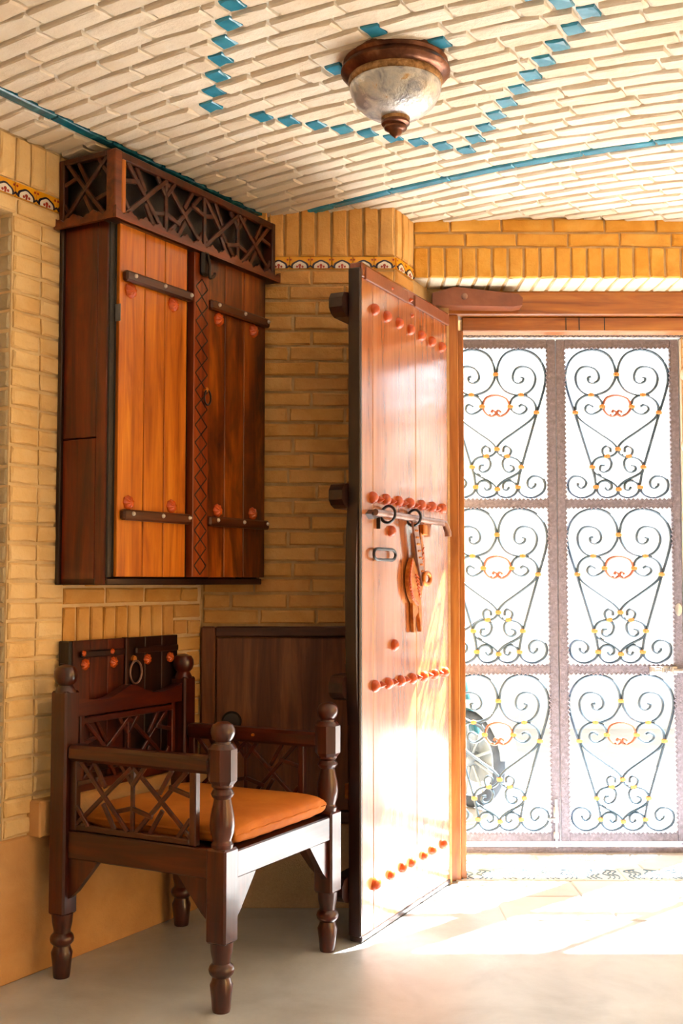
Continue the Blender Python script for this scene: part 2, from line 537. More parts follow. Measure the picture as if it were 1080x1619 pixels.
# back wall behind cabinet and door
wb = MB()
wb.box(-0.75, 0.2, 4.333, 4.75, 0, 2.75)
wall_back = struct('wall_back', wb, 'mortar', None, 'golden brick wall behind the open plank door')
BACKF = bpy.data.objects.new('back_bricks', None)
def back_bond():
    x0, x1 = -0.522, 0.204
    bond_parent = wall_back
    rows = 23
    z0, z1 = 1.04, 2.388
    pitch = (z1 - z0) / rows
    for r in range(rows):
        z = z0 + pitch * (r + .5)
        off = (0.0, 0.107, 0.02, 0.09)[r % 4]
        x = x0 - off
        while x < x1 - .012:
            a, b = max(x, x0), min(x + .214, x1)
            x += .214
            if b - a < .03:
                continue
            l = round((b - a - .011) / .004) * .004
            put('brick', brick_mesh(l, pitch - .010, .006, 'brick_wall'), bond_parent, T((a + b) / 2, 4.329 + random.uniform(-.002, .002), z))
    z = .32
    while z < 1.03:
        put('brick', brick_mesh(.12, pitch - .010, .006, 'brick_wall'), bond_parent, T(.14, 4.329, z + pitch / 2))
        z += pitch
    n = 12
    wd = (x1 - x0) / n
    for i in range(n):
        put('brick', brick_mesh(.19, round(wd - .008, 3), .006, 'brick_wall'), bond_parent, T(x0 + wd * (i + .5), 4.329 + random.uniform(-.003, .002), 2.536) @ RY(math.pi / 2))
back_bond()
bpy.data.objects.remove(BACKF)
MB().box(-0.526, .2, 4.322, 4.34, 0, .305, .003).build('skirting_cloth', 'burlap', wall_back)

# splayed return between back wall and gate wall
rdx, rdy = .282 - .206, 4.50 - 4.329
RET = frame(.206, 4.329, 0, math.atan2(rdy, rdx))
rl = math.hypot(rdx, rdy)
wall_return = struct('wall_return', MB().box(-.0, rl + .2, .004, .35, 0, 2.75), 'mortar', RET, 'short brick return beside the door frame')
soldiers(wall_return, 0.002, rl, 2.44, 2.632, .06, 'brick_wall')
bond(wall_return, 0.002, rl, 0.0, 2.388, .0586, .187, mat='brick_wall')

# gate wall above the door opening, jamb walls and soffit out to the street
wg = MB()
wg.box(0.24, 3.3, 4.504, 4.71, 2.405, 2.80)
wg.box(0.16, 3.3, 4.70, 5.30, 2.40, 3.3)
wg.box(0.16, 0.44, 4.66, 5.30, 0, 2.40)
wg.box(-6, 0.425, 5.12, 5.30, 0, 3.3)
wg.box(-6, 0.3, 4.60, 5.30, 2.3, 3.3)
wg.box(2.78, 3.3, 4.504, 5.30, 0, 2.42)
wg.box(0.42, 2.80, 4.80, 5.30, 2.345, 2.42)
wall_gate = struct('wall_gate', wg, 'mortar', None, 'golden brick band above the door opening')
for za, zb, off in ((2.585, 2.643, .06), (2.527, 2.585, 0)):
    x = .285 - off
    while x < 2.9:
        a = max(x, .285)
        b = x + .205
        put('brick', brick_mesh(round(b - a - .008, 3), zb - za - .009, .006, 'brick_gate'), wall_gate, T((a + b) / 2, 4.5 + random.uniform(-.002, .002), (za + zb) / 2))
        x += .205
x = .285
while x < 2.9:
    put('brick', brick_mesh(.119, .054, .006, 'brick_gate'), wall_gate, T(x + .031, 4.5 + random.uniform(-.002, .002), 2.464) @ RY(math.pi / 2))
    put('brick', brick_mesh(.20, .056, .006, 'brick_soffit_pale'), wall_gate, T(x + .031, 4.605, 2.407) @ RZ(math.pi / 2) @ RX(math.pi / 2))
    x += .0625
# outer lining of the passage, rear and far walls
struct('wall_street', MB().box(-25, 30, 9.6, 9.9, -.1, 2.9).box(-25, 30, 9.52, 9.95, 2.9, 3.0), 'street_plaster', None, 'bright plastered wall across the street')
struct('wall_right', MB().box(3.2, 3.4, 4.0, 4.6, 0, 2.75).box(3.2, 3.4, -2.8, 0.2, 0, 2.75).box(3.2, 3.4, 0.2, 4.0, 2.35, 2.75), 'mortar_pier', None, 'plain side wall with a wide doorway to the yard')
struct('wall_sky_block', MB().box(5.6, 5.8, -12, 5.3, -.1, 2.9), 'brick_pier', None, 'added unseen brick wall blocking low sky light from the side doorway')  # out of view, added to cut low sky light entering from the side
struct('wall_rear', MB().box(-5, 3.3, -2.8, -2.6, 0, 2.75), 'mortar_dim', None, 'plain rear wall of the hall')

# ceiling: shallow vault, mortar bed with courses of brick hanging slightly proud
cg = MB()
nv, ntt = 40, 2
vs_, fs_ = [], []
Vs = [-.5 + 6.2 * i / nv for i in range(nv + 1)]
def t_ends(v):
    return (-7.0, (5.1 - KY + .507 * v) / .862)
for v in Vs:
    for t in t_ends(v):
        vs_.append(vt(v, t, zc(max(v, 0)) + .003))
for v in Vs:
    for t in t_ends(v):
        vs_.append(vt(v, t, 2.95))
m2 = len(Vs) * 2
for i in range(nv):
    a = i * 2
    fs_.append((a, a + 1, a + 3, a + 2))
    fs_.append((m2 + a, m2 + a + 2, m2 + a + 3, m2 + a + 1))
    fs_.append((a, a + 2, m2 + a + 2, m2 + a))
    fs_.append((a + 1, m2 + a + 1, m2 + a + 3, a + 3))
fs_.append((0, m2, m2 + 1, 1))
fs_.append((m2 - 2, m2 - 1, 2 * m2 - 1, 2 * m2 - 2))
cg.add(vs_, fs_)
ceiling = struct('ceiling', cg, 'mortar_vault', None, 'shallow brick vault with turquoise inlay')
def vault_matrix(v, t, dz=0.0, roll=0.0):
    sl = (zc(v + .01) - zc(v - .01)) / .02
    ex = Vector((NX, NY, sl)).normalized()
    ez = Vector((-WX, -WY, 0))
    ey = ez.cross(ex)
    M = Matrix((ex, ey, ez)).transposed().to_4x4()
    p = vt(v, t, zc(v) + dz)
    return Matrix.Translation(p) @ M @ RX(roll)
PITCH = 0.0745
inlay = {}
for k in range(0, 9): inlay.setdefault(k, []).append(1.093 - .0525 * k)
for k in range(10, 19): inlay.setdefault(k, []).append(.591 + .067 * (k - 10))
for k in range(1, 11): inlay.setdefault(k, []).append(1.093 + .067 * k)
for k in range(11, 19): inlay.setdefault(k, []).append(1.719 - .0525 * (k - 11))
for k, v in ((12, 1.233), (10, 1.352), (10, 1.033), (8, 1.17)): inlay.setdefault(k, []).append(v)
TW = .054
rows = [(.003 - PITCH * k, k) for k in range(-2, 30)] + [(.268 + PITCH * k, None) for k in range(0, 13)]
spots = []
for t, k in rows:
    cuts = sorted(inlay.get(k, [])) if k is not None else []
    segs = []
    lo = .004
    segs.append((.004, .162))
    lo = .198
    for c in cuts:
        segs.append((lo, c - TW / 2))
        lo = c + TW / 2
        spots.append(('tile', c, t, TW))
    segs.append((lo, 3.1))
    for a, b in segs:
        x = a - random.uniform(0, .10)
        while x < b - .01:
            L = random.choice((.2, .2, .2, .2, .15))
            p, q = max(x, a), min(x + L, b)
            x += L
            if q - p < .035:
                if q - p > .012 and False: pass
                continue
            spots.append(('brick', (p + q) / 2, t, q - p))
def inside(v, t):
    p = vt(v, t, 0)
    lim = 4.34 if p.x < .2 else 4.51
    if p.x > 3.25 or p.y > lim + .03: return False
    return True
def in_view(v, t):
    p = vt(v, t, zc(v)) - Vector((0, 0, 1.2))
    c, s = math.cos(math.radians(3.4744)), math.sin(math.radians(3.4744))
    z_ = p.y * c + p.z * s
    if z_ < .5: return False
    x_ = 540 + 1820 * p.x / z_
    y_ = 809.5 - 1820 * (-p.y * s + p.z * c) / z_
    return -70 < x_ < 1150 and y_ > -40
near, far = [], []
for s in spots:
    if not inside(s[1], s[2]): continue
    if s[0] == 'tile':
        me = brick_mesh(TW - .004, PITCH - .018, .004, 'turquoise', .0025, 6, .003)
        me.name = 'inlay_tile'
        put('inlay_tile', me, ceiling, vault_matrix(s[1], s[2], -.001))
    else:
        (near if in_view(s[1], s[2]) else far).append(s)
near.sort(key=lambda s: vt(s[1], s[2], 1.4).length)
far += near[300:]
near = near[:300]
def vb(s):
    l = round((s[3] - .011) / .005) * .005
    me = brick_mesh(l, PITCH - .0105, .008, 'brick_vault', .0030, 6, .004, .0045)
    return me, vault_matrix(s[1], s[2], random.uniform(-.0015, .0015), random.uniform(0, .04))
for s in near:
    me, M = vb(s)
    put('brick', me, ceiling, M)
fb_ = MB()
for s in far:
    me, M = vb(s)
    fb_.add([v.co for v in me.vertices], [tuple(p.vertices) for p in me.polygons], M)
o = fb_.build('brick_field', 'brick_vault', ceiling)
o['kind'] = 'stuff'
# turquoise border lines
t = -2.45
while t < .19:
    L = min(.245, .215 - t)
    me = brick_mesh(round(L - .006, 3), .034, .006, 'turquoise_deep', .0012, 3, .003)
    me.name = 'border_tile'
    put('border_tile', me, ceiling, vault_matrix(.18, t + L / 2, -.002) @ RY(math.pi / 2))
    t += .245
v = .2
while v < 3:
    me = brick_mesh(.24, .036, .006, 'turquoise', .0012, 3, .003)
    me.name = 'border_tile'
    if inside(v + .12, .2): put('border_tile', me, ceiling, vault_matrix(v + .1225, .21, -.002))
    v += .245

# painted tile frieze under the soldier courses
def arch_pts(r0, w, n=12, bumps=3):
    pts = []
    for i in range(n + 1):
        a = math.pi * i / n
        r = r0 * (1 + .10 * abs(math.sin(a * bumps)))
        pts.append((-w * r * math.cos(a), r * math.sin(a)))
    return pts
FW = .085
ft = MB().box(-FW / 2 + .001, FW / 2 - .001, -.006, .015, 0, .046, .002).mesh('frieze_tile', 'tile_yellow')
nav = MB()
nav.ext([(x, z + .001) for x, z in arch_pts(.030, 1.15, 14, 3)], -.0068, -.005)
nav.tube([(-FW / 2, -.0066, .012), (-.036, -.0066, .006), (-.03, -.0066, .004)], .003, 5)
nav.tube([(FW / 2, -.0066, .012), (.036, -.0066, .006), (.03, -.0066, .004)], .003, 5)
nav_m = nav.mesh('frieze_outline', 'tile_navy')
whi_m = MB().ext([(x, z + .001) for x, z in arch_pts(.024, 1.12, 14, 3)], -.0076, -.005).mesh('frieze_petal', 'tile_white')
red = MB()
for dx, dz, r in ((0, .012, .006), (-.011, .007, .0045), (.011, .007, .0045), (0, .004, .004)):
    red.ext([(dx + r * math.cos(a * math.pi / 4), dz + r * math.sin(a * math.pi / 4)) for a in range(8)], -.0084, -.005)
for dx in (-.036, .036):
    red.ext([(dx + .004 * math.cos(a * math.pi / 4), .034 + .004 * math.sin(a * math.pi / 4)) for a in range(8)], -.0070, -.005)
red_m = red.mesh('frieze_flower', 'tile_red')
def frieze(parent, x0, x1, y=0.0):
    n = max(1, round((x1 - x0) / FW))
    s = (x1 - x0) / (n * FW)
    for i in range(n):
        o = put('frieze_tile', ft, parent, T(x0 + FW * s * (i + .5), y, 2.392) @ Matrix.Diagonal((s, 1, 1, 1)))
        for nm, me in (('frieze_outline', nav_m), ('frieze_petal', whi_m), ('frieze_flower', red_m)):
            put(nm, me, o)
frieze(wall_left, -1.75, -0.70)
frieze(wall_back, -0.522, .204, 4.329)
frieze(wall_return, 0.002, rl)

# ------------------------------------------------------------------ door frame
tf = thing('door_frame', T(0, 0, 0), 'orange-brown timber door frame around the gate opening', 'door frame')
MB().box(.30, 2.86, 4.70, 4.80, 2.30, 2.402, .006).build('lintel', 'wood_frame_x', tf)
MB().box(.50, 2.73, 4.725, 4.80, 2.238, 2.298, .004).build('head_rail', 'wood_frame_x', tf)
MB().box(.435, .482, 4.70, 4.80, 0, 2.30, .004).build('post', 'wood_frame', tf)
MB().box(.483, .505, 4.72, 4.795, 0, 2.24, .003).build('stop_strip', 'wood_frame', tf)
MB().box(2.73, 2.78, 4.70, 4.80, 0, 2.30, .004).build('post', 'wood_frame', tf)
pb = MB()
pb.ext([(.37, 2.372), (.46, 2.398), (.72, 2.368), (.737, 2.352), (.735, 2.322), (.70, 2.316), (.37, 2.322)], 4.615, 4.70)
blk = pb.build('pivot_block', 'paint_brown', tf)
MB().lathe([(.013, 0), (.013, .004), (.008, .007), (.001, .007)], 12, T(.50, 4.615, 2.358) @ RX(math.pi / 2)).build('screw', 'bolt_iron', blk, 40)
for i, x in enumerate((.93, .985, 1.09)):
    MB().box(x, x + .004, 4.7235, 4.73, 2.242, 2.296).build('split', 'black_iron', tf)

# ------------------------------------------------------------------ big plank door, open
FX, FY = .069, 3.905
DANG = math.atan2(4.659 - FY, .433 - FX)
DOOR = frame(FX, FY, 0, DANG)
d1 = thing('door_1', DOOR, 'tall glossy brown plank door with copper nails, standing open', 'door')
d1['kind'] = 'structure'
Z0, Z1 = .022, 2.30
for a, b in ((.0, .092), (.094, .488), (.490, .836)):
    MB().box(a, b, 0, .042, Z0, Z1 - .05, .003).build('plank', 'wood_door', d1)
MB().box(-.004, .838, -.005, .046, Z1 - .052, Z1, .004).build('top_rail', 'wood_door_x', d1)
MB().box(.02, .40, -.010, 0, Z1 - .056, Z1 - .012, .002).build('rail_strip', 'paint_brown', d1)
MB().box(.47, .835, -.010, 0, Z1 - .054, Z1 - .010, .002).build('rail_strip', 'paint_brown', d1)
MB().box(-.006, .837, -.002, .044, 0.004, Z0, .003).build('bottom_rail', 'wood_dark_x', d1)
MB().box(-.016, -.0005, -.002, .044, Z0, Z1 - .02, .004).build('closing_edge', 'wood_dark', d1)
eb = MB().ext([(-.034, .95), (-.026, .80), (-.016, .72), (-.016, 1.47), (-.030, 1.36), (-.036, 1.2)], .006, .046)
eb.build('edge_bulge', 'wood_dark', d1)
for z in (2.15, 1.49, .842, .172):
    bt = MB()
    bt.ext([(-.046, z - .03), (-.062, z - .012), (-.062, z + .02), (-.046, z + .04), (-.02, z + .045), (.80, z + .045), (.80, z - .04), (-.02, z - .04)], .0445, .095)
    bt.build('batten', 'wood_dark_x', d1)
nail_big = MB().lathe([(.0215, 0), (.0215, .004), (.020, .011), (.0145, .018), (.007, .022), (.001, .023)], 14).mesh('nail', 'orange_copper', 50)
nail_small = MB().lathe([(.0125, 0), (.0125, .003), (.009, .010), (.006, .016), (.001, .022)], 10).mesh('nail', 'orange_copper', 50)
def nail(x, z, me=nail_big, s=1.0):
    put('nail', me, d1, T(x, 0, z) @ RX(math.pi / 2) @ Matrix.Diagonal((s, s, s, 1)))
for i in range(7):
    f = i / 6
    nail(.10 + .66 * f, 2.155 - .012 * f, s=1.0)
    nail(.085 + .675 * f, 1.492)
    nail(.10 + .678 * f, .842)
    if i < 6: nail(.085 + .675 * (i + .5) / 6, 1.488, nail_small)
    if i < 6: nail(.10 + .678 * (i + .5) / 6, .842, nail_small)
for x in (.10, .235, .345, .43, .55, .64, .755):
    nail(x, .172, s=.85 if x > .11 else 1.1)
nail(.242, 1.381); nail(.268, .974)
for x, z in ((.245, 2.262), (.442, 2.205), (.64, 2.150), (.43, 2.262)):
    put('nail', nail_small, d1, T(x, -.005, z) @ RX(math.pi / 2) @ Matrix.Diagonal((.7, .7, .5, 1)), 'dull iron nail')
# sliding bolt with staples
bl = MB().tube([(.045, -.030, 1.438), (.70, -.030, 1.432)], .0125, 8)
bl.tube([(.69, -.030, 1.432), (.705, -.036, 1.425), (.712, -.045, 1.395), (.712, -.045, 1.378)], .013, 8)
bolt = bl.build('sliding_bolt', 'bolt_iron', d1, 50)
for x in (.165, .405):
    ring = [(x + .0 + .006 * math.sin(a), -.026 + .030 * math.cos(a) * .9, 1.437 + .030 * math.sin(a)) for a in [2 * math.pi * i / 16 for i in range(16)]]
    MB().tube(ring, .0055, 6, True).build('staple', 'black_iron', d1, 60)
MB().ext([(.03, 1.432), (.055, 1.448), (.09, 1.446), (.10, 1.425), (.055, 1.415)], -.022, 0).build('bolt_plate', 'wood_dark', d1)
MB().box(.122, .127, -.014, 0, 1.385, 1.425, .001).build('staple_pin', 'black_iron', d1)
MB().box(.52, .56, -.02, 0, 1.378, 1.418, .003).build('bolt_stop', 'brass_old', d1)
# oval handle
ov = []
for i in range(28):
    a = 2 * math.pi * i / 28
    cx_ = .06 if math.cos(a) > 0 else -.06
    ov.append((.163 + cx_ * (1 if abs(math.cos(a)) > 1e-6 else 0) + .034 * math.cos(a), -.014, 1.296 + .019 * math.sin(a)))
MB().tube(ov, .0055, 8, True).build('oval_handle', 'black_iron', d1, 60)
# brass hasp: studded strap, fish-shaped plate, ring and two tails
hp = MB()
hp.ext([(.385, 1.425), (.43, 1.425), (.475, 1.30), (.50, 1.195), (.475, 1.185), (.44, 1.26)], -.030, -.022)
hs = hp.build('hasp_strap', 'bolt_iron', d1)
studs = MB()
for i in range(9):
    f = i / 8
    for s in (-1, 0, 1):
        studs.lathe([(.0045, 0), (.003, .004), (.0005, .005)], 6, T(.408 + .075 * f + s * .010 * (1 - .5 * f), -.030, 1.415 - .20 * f) @ RX(math.pi / 2))
studs.build('hasp_studs', 'brass_old', hs)
def hz(z):
    return 1.29 - (1.29 - z) * .70 if z < 1.29 else z
fi = MB()
fi.ext([(p.x, hz(p.y)) for p in spline([(.405, 1.29), (.375, 1.24), (.362, 1.18), (.375, 1.11), (.405, 1.06), (.445, 1.03), (.478, 1.07), (.498, 1.12), (.512, 1.17), (.525, 1.235), (.52, 1.30), (.50, 1.36), (.485, 1.385), (.482, 1.36), (.49, 1.29), (.475, 1.22), (.44, 1.24), (.42, 1.27)], 4)], -.022, -.006)
fp = fi.build('hasp_plate', 'brass_old', d1)
fr = MB()
for p in spline([(.392, 1.27), (.375, 1.215), (.372, 1.16), (.388, 1.10), (.415, 1.062), (.445, 1.045)], 4):
    fr.lathe([(.008, 0), (.006, .005), (.001, .006)], 6, T(p.x, -.022, hz(p.y)) @ RX(math.pi / 2))
for i in range(7):
    fr.tube([(.425 + .006 * i, -.024, hz(1.20 - .018 * i)), (.455 + .004 * i, -.024, hz(1.185 - .018 * i))], .003, 5)
for i in range(6):
    fr.tube([(.512 - .004 * i, -.024, hz(1.33 - .02 * i)), (.49 - .002 * i, -.024, hz(1.315 - .02 * i))], .0025, 5)
fr.build('hasp_engraving', 'orange_copper', fp, 40)
rg = [(.512 + .034 * math.cos(a), -.034, 1.212 + .022 * math.sin(a)) for a in [2 * math.pi * i / 20 for i in range(20)]]
MB().tube(rg, .0085, 8, True).build('hasp_ring', 'brass_old', d1, 60)
MB().ext([(x, hz(z)) for x, z in [(.415, 1.065), (.46, 1.04), (.47, 1.0), (.445, .975), (.437, .895), (.425, .895), (.418, .98)]], -.016, -.003).build('hasp_tail', 'brass_old', d1)
MB().ext([(x, hz(z)) for x, z in [(.485, 1.12), (.50, 1.05), (.505, .98), (.503, .895), (.494, .895), (.482, .97), (.47, 1.03)]], -.016, -.003).build('hasp_tail', 'brass_old', d1)

# ------------------------------------------------------------------ small hatch door in the back wall
d2 = thing('door_2', T(0, 4.329, 0), 'low dark wooden hatch door with black knob in the back wall', 'door')
d2['kind'] = 'structure'
HX0, HX1, HZ0, HZ1 = -.522, .075, .311, 1.034
MB().box(HX0, HX0 + .052, -.028, .01, HZ0, HZ1, .005).build('frame_post', 'wood_hatch', d2)
MB().box(HX1 - .045, HX1, -.028, .01, HZ0, HZ1, .005).build('frame_post', 'wood_hatch', d2)
MB().box(HX0 + .052, HX1 - .045, -.028, .01, HZ1 - .038, HZ1, .005).build('frame_rail', 'wood_hatch_x', d2)
MB().box(HX0 + .052, HX1 - .045, -.028, .01, HZ0, HZ0 + .042, .005).build('frame_rail', 'wood_hatch_x', d2)
MB().box(HX0 + .056, HX1 - .049, -.016, .008, HZ0 + .046, HZ1 - .042, .003).build('panel', 'wood_hatch', d2)
kb = MB().lathe([(.017, 0), (.017, .012), (.012, .02), (.014, .03), (.034, .04), (.037, .052), (.03, .062), (.012, .066), (.001, .066)], 20, T(-.403, -.016, .69) @ RX(math.pi / 2))
kb.build('knob', 'black_iron', d2, 40)
for z in (.925, .43):
    hg = MB().box(.012, .045, -.032, -.012, z - .028, z + .028, .002)
    hg.lathe([(.006, -.03), (.006, .03)], 10, T(.03, -.034, z))
    hg.build('hinge', 'brass_old', d2, 40)

# ------------------------------------------------------------------ lattice helper
CELL = [((0, .02), (1, .98)), ((.06, 1), (.94, 0)), ((0, .64), (.36, .74)), ((.64, .26), (1, .36)), ((.30, 1), (.52, .62)), ((.48, .38), (.70, 0)), ((0, .30), (.22, 0)), ((.78, 1), (1, .70))]
def strip_between(a, b, w, y0, d):
    (ax, az), (bx, bz) = a, b
    L = math.hypot(bx - ax, bz - az)
    th = math.atan2(bz - az, bx - ax)
    return MB().box(-L / 2, L / 2, 0, d, -w / 2, w / 2, min(w, d) * .2), T((ax + bx) / 2, y0, (az + bz) / 2) @ RY(-th)
_strip_cache = {}
def lattice(parent, x0, x1, z0, z1, cells, y, mat, w=.011, d=.012, local=None, bars=True, flip=False):
    cw = (x1 - x0) / cells
    segs = []
    for c in range(cells):
        X = x0 + cw * c
        for (a, b) in CELL:
            if (c % 2 == 1) != flip:
                a, b = (1 - a[0], a[1]), (1 - b[0], b[1])
            segs.append(((X + a[0] * cw, z0 + a[1] * (z1 - z0)), (X + b[0] * cw, z0 + b[1] * (z1 - z0))))
        if bars and c > 0:
            segs.append(((X, z0), (X, z1)))
    for i, (a, b) in enumerate(segs):
        L = round(math.hypot(b[0] - a[0], b[1] - a[1]), 4)
        key = (L, w, d, mat)
        mb, M = strip_between(a, b, w, y + .0016 * (i % 5), d)
        if key not in _strip_cache:
            _strip_cache[key] = mb.mesh('lattice_strip', mat)
        put('lattice_strip', _strip_cache[key], parent, (local @ M) if local is not None else M)

def rosette(parent, x, y, z, r, mat='orange_copper'):
    key = ('ros', r, mat)
    if key not in _strip_cache:
        vs_, fs_ = [], []
        n = 24
        for ri, (rr, hh) in enumerate(((1, 0), (1, .25), (.8, .55), (.45, .75), (.12, .8))):
            for i in range(n):
                a = 2 * math.pi * i / n
                k = 1 + (.10 if i % 3 == 0 else 0) * (1 if ri < 3 else .3)
                hz = hh * r * (1 - (.22 if i % 3 == 1 else 0) * (1 if 0 < ri < 4 else 0))
                vs_.append((rr * k * r * math.cos(a + ri * .12), -hz, rr * k * r * math.sin(a + ri * .12)))
        for q in range(4):
            for i in range(n):
                j = (i + 1) % n
                fs_.append((q * n + i, q * n + j, (q + 1) * n + j, (q + 1) * n + i))
        fs_.append(tuple(4 * n + i for i in range(n)))
        _strip_cache[key] = MB().add(vs_, fs_).mesh('rosette', mat, 35)
    return put('rosette', _strip_cache[key], parent, T(x, y, z))

# ------------------------------------------------------------------ tall wall cabinet
cab = thing('wall_cabinet', LEFT @ T(0, 0, 1.19), 'large amber and dark wood wall cabinet with latticed cornice', 'cabinet')
def cb(name, mat, x0, x1, y0, y1, z0, z1, b=.003, parent=None, label=None):
    return MB().box(x0, x1, y0, y1, z0 - 1.19, z1 - 1.19, b).build(name, mat, parent or cab, label=label)
cb('side_panel', 'wood_red', -.757, -.737, -.160, 0, 1.655, 2.345)
cb('side_panel', 'wood_red', -.757, -.737, -.160, 0, 1.19, 1.652)
cb('side_stile', 'wood_red', -.760, -.737, -.205, -.162, 1.19, 2.345)
cb('back_strip', 'wood_dark', -.770, -.737, -.022, -.004, 1.19, 2.36)
cb('side_panel', 'wood_dark', .068, .088, -.205, 0, 1.19, 2.345)
cb('bottom_board', 'wood_dark_x', -.757, .088, -.214, 0, 1.19, 1.212)
cb('top_board', 'wood_dark_x', -.757, .088, -.205, 0, 2.325, 2.345)
cb('back_board', 'wood_dark', -.737, .068, -.02, -.008, 1.212, 2.325)
cb('front_stile', 'black_iron', -.760, -.734, -.214, -.206, 1.213, 2.335)
def shutter(name, bounds, mat, bx0, bx1, ros, label):
    dr = cb(name, 'black_iron', bounds[0], bounds[-1], -.214, -.206, 1.216, 2.336, .002, label=label)
    for a, b in zip(bounds, bounds[1:]):
        cb('plank', mat, a + .0018, b - .0018, -.228, -.214, 1.216, 2.336, .002, dr)
    for z, tl in ((2.168, -.010), (1.41, 0)):
        bd = MB().box(bx0, bx1, -.252, -.2285, z - .017 - 1.19, z + .017 - 1.19, .006)
        bo = bd.build('band', 'wood_band', dr)
        for f in (.12, .55, .96):
            p = put('stud', STUD, dr, T(bx0 + (bx1 - bx0) * f, -.252, z + .004 - 1.19) @ RX(math.pi / 2))
    for x in ros:
        rosette(dr, x, -.228, 2.128 - 1.19, .0235)
        rosette(dr, x, -.228, 1.450 - 1.19, .0215)
    return dr
STUD = MB().lathe([(.0075, 0), (.0065, .004), (.003, .007), (.0005, .0075)], 10).mesh('stud', 'steel_pin', 60)
dl = shutter('door', (-.733, -.608, -.506, -.388), 'wood_amber', -.722, -.382, (-.682, -.468), 'bright amber plank door')
dr = shutter('door', (-.279, -.171, -.054, .086), 'wood_amber_stained', -.280, .084, (-.213, .002), 'amber plank door stained almost black')
ast = cb('astragal', 'wood_astragal', -.364, -.281, -.240, -.208, 1.216, 2.336, .003)
cb('gap', 'black_iron', -.387, -.365, -.212, -.206, 1.216, 2.336, .001)
dm = MB()
zz = 1.225
while zz < 2.23:
    a, b, c = -.356, -.289, -.3225
    for (p, q) in (((c, zz), (b, zz + .030)), ((b, zz + .030), (c, zz + .060)), ((c, zz + .060), (a, zz + .030)), ((a, zz + .030), (c, zz))):
        mb, M = strip_between((p[0], p[1] - 1.19), (q[0], q[1] - 1.19), .0048, -.2412, .003)
        dm.add(mb.v, mb.f, M)
    zz += .060
dm.build('diamond_carving', 'black_iron', ast)
hk = MB().box(-.345, -.305, -.262, -.2415, 2.255 - 1.19, 2.345 - 1.19, .008)
hk.tube(spline([(-.322, -.262, 2.33 - 1.19), (-.322, -.272, 2.29 - 1.19), (-.318, -.270, 2.25 - 1.19), (-.285, -.262, 2.262 - 1.19), (-.270, -.255, 2.275 - 1.19)], 5), .006, 6)
hk.build('latch', 'black_iron', ast)
rgp = [(-.300 + .018 * math.cos(a), -.250, 1.835 - 1.19 + .026 * math.sin(a)) for a in [2 * math.pi * i / 18 for i in range(18)]]
MB().tube(rgp, .0035, 6, True).build('pull_ring', 'black_iron', cab, 60)
MB().lathe([(.008, 0), (.008, .012), (.001, .014)], 10, T(-.304, -.24, 1.862 - 1.19) @ RX(math.pi / 2)).build('ring_boss', 'brass_old', cab, 40)
MB().box(-.7345, -.7335, -.236, -.214, 2.02 - 1.19, 2.075 - 1.19).build('hinge', 'zinc', cab)
# cornice
CZ0, CZ1 = 2.345, 2.562
cor = cb('cornice', 'wood_dark_x', -.765, .108, -.225, 0, CZ0, CZ0 + .012, .002)
cb('cornice_rail', 'wood_strip', -.745, .108, -.242, -.224, CZ1 - .026, CZ1, .003, cor)
cb('cornice_post', 'wood_brown_x', -.775, -.742, -.244, -.205, CZ0, CZ1, .003, cor)
cb('cornice_post', 'wood_amber', -.741, -.722, -.243, -.222, CZ0, CZ1 - .024, .003, cor)
cb('cornice_post', 'wood_strip', .106, .128, -.244, -.16, CZ0, CZ1, .003, cor)
cb('cornice_post', 'wood_strip', -.775, -.752, -.026, -.003, CZ0, CZ1, .003, cor)
cb('cornice_rail', 'wood_strip', -.775, -.756, -.206, -.026, CZ1 - .018, CZ1, .003, cor)
cb('cornice_backing', 'black_iron', -.735, .105, -.205, -.195, CZ0 + .01, CZ1 - .012, .002, cor)
cb('cornice_backing', 'black_iron', -.745, -.735, -.205, 0, CZ0 + .01, CZ1 - .012, .002, cor)
cb('cornice_top', 'wood_dark_x', -.752, .108, -.224, 0, CZ1 - .012, CZ1 - .002, .002, cor)
lattice(cor, -.722, .108, CZ0 + .014 - 1.19, CZ1 - .024 - 1.19, 4, -.240, 'wood_strip', .0155, .010)
SIDE = T(-.774, -.024, 0) @ RZ(-math.pi / 2)
lattice(cor, 0, .182, CZ0 + .014 - 1.19, CZ1 - .016 - 1.19, 1, 0, 'wood_strip', .014, .010, local=SIDE)
def scallop(L, n, zb, zt, amp):
    pts = [(0, zb)]
    N = n * 10
    top = []
    for i in range(N + 1):
        f = i / N
        ph = (f * n) % 1.0
        top.append((L * f, zt + amp * (math.cos(2 * math.pi * ph) + .45 * math.cos(6 * math.pi * ph))))
    return [(0, zb), (L, zb)] + top[::-1]
MB().ext(scallop(.925, 13, CZ0 - 1.19 - .012, CZ0 - 1.19 + .016, .0075), -.262, -.246, T(-.790, 0, 0)).build('scalloped_moulding', 'wood_brown_x', cor)
MB().ext(scallop(.25, 3, CZ0 - 1.19 - .012, CZ0 - 1.19 + .016, .0075), 0, .014, T(-.792, 0, 0) @ RZ(-math.pi / 2)).build('scalloped_moulding', 'wood_brown_x', cor)
cb('moulding_shelf', 'wood_dark_x', -.790, .132, -.258, -.2, CZ0 - .012, CZ0 + .004, .002, cor)

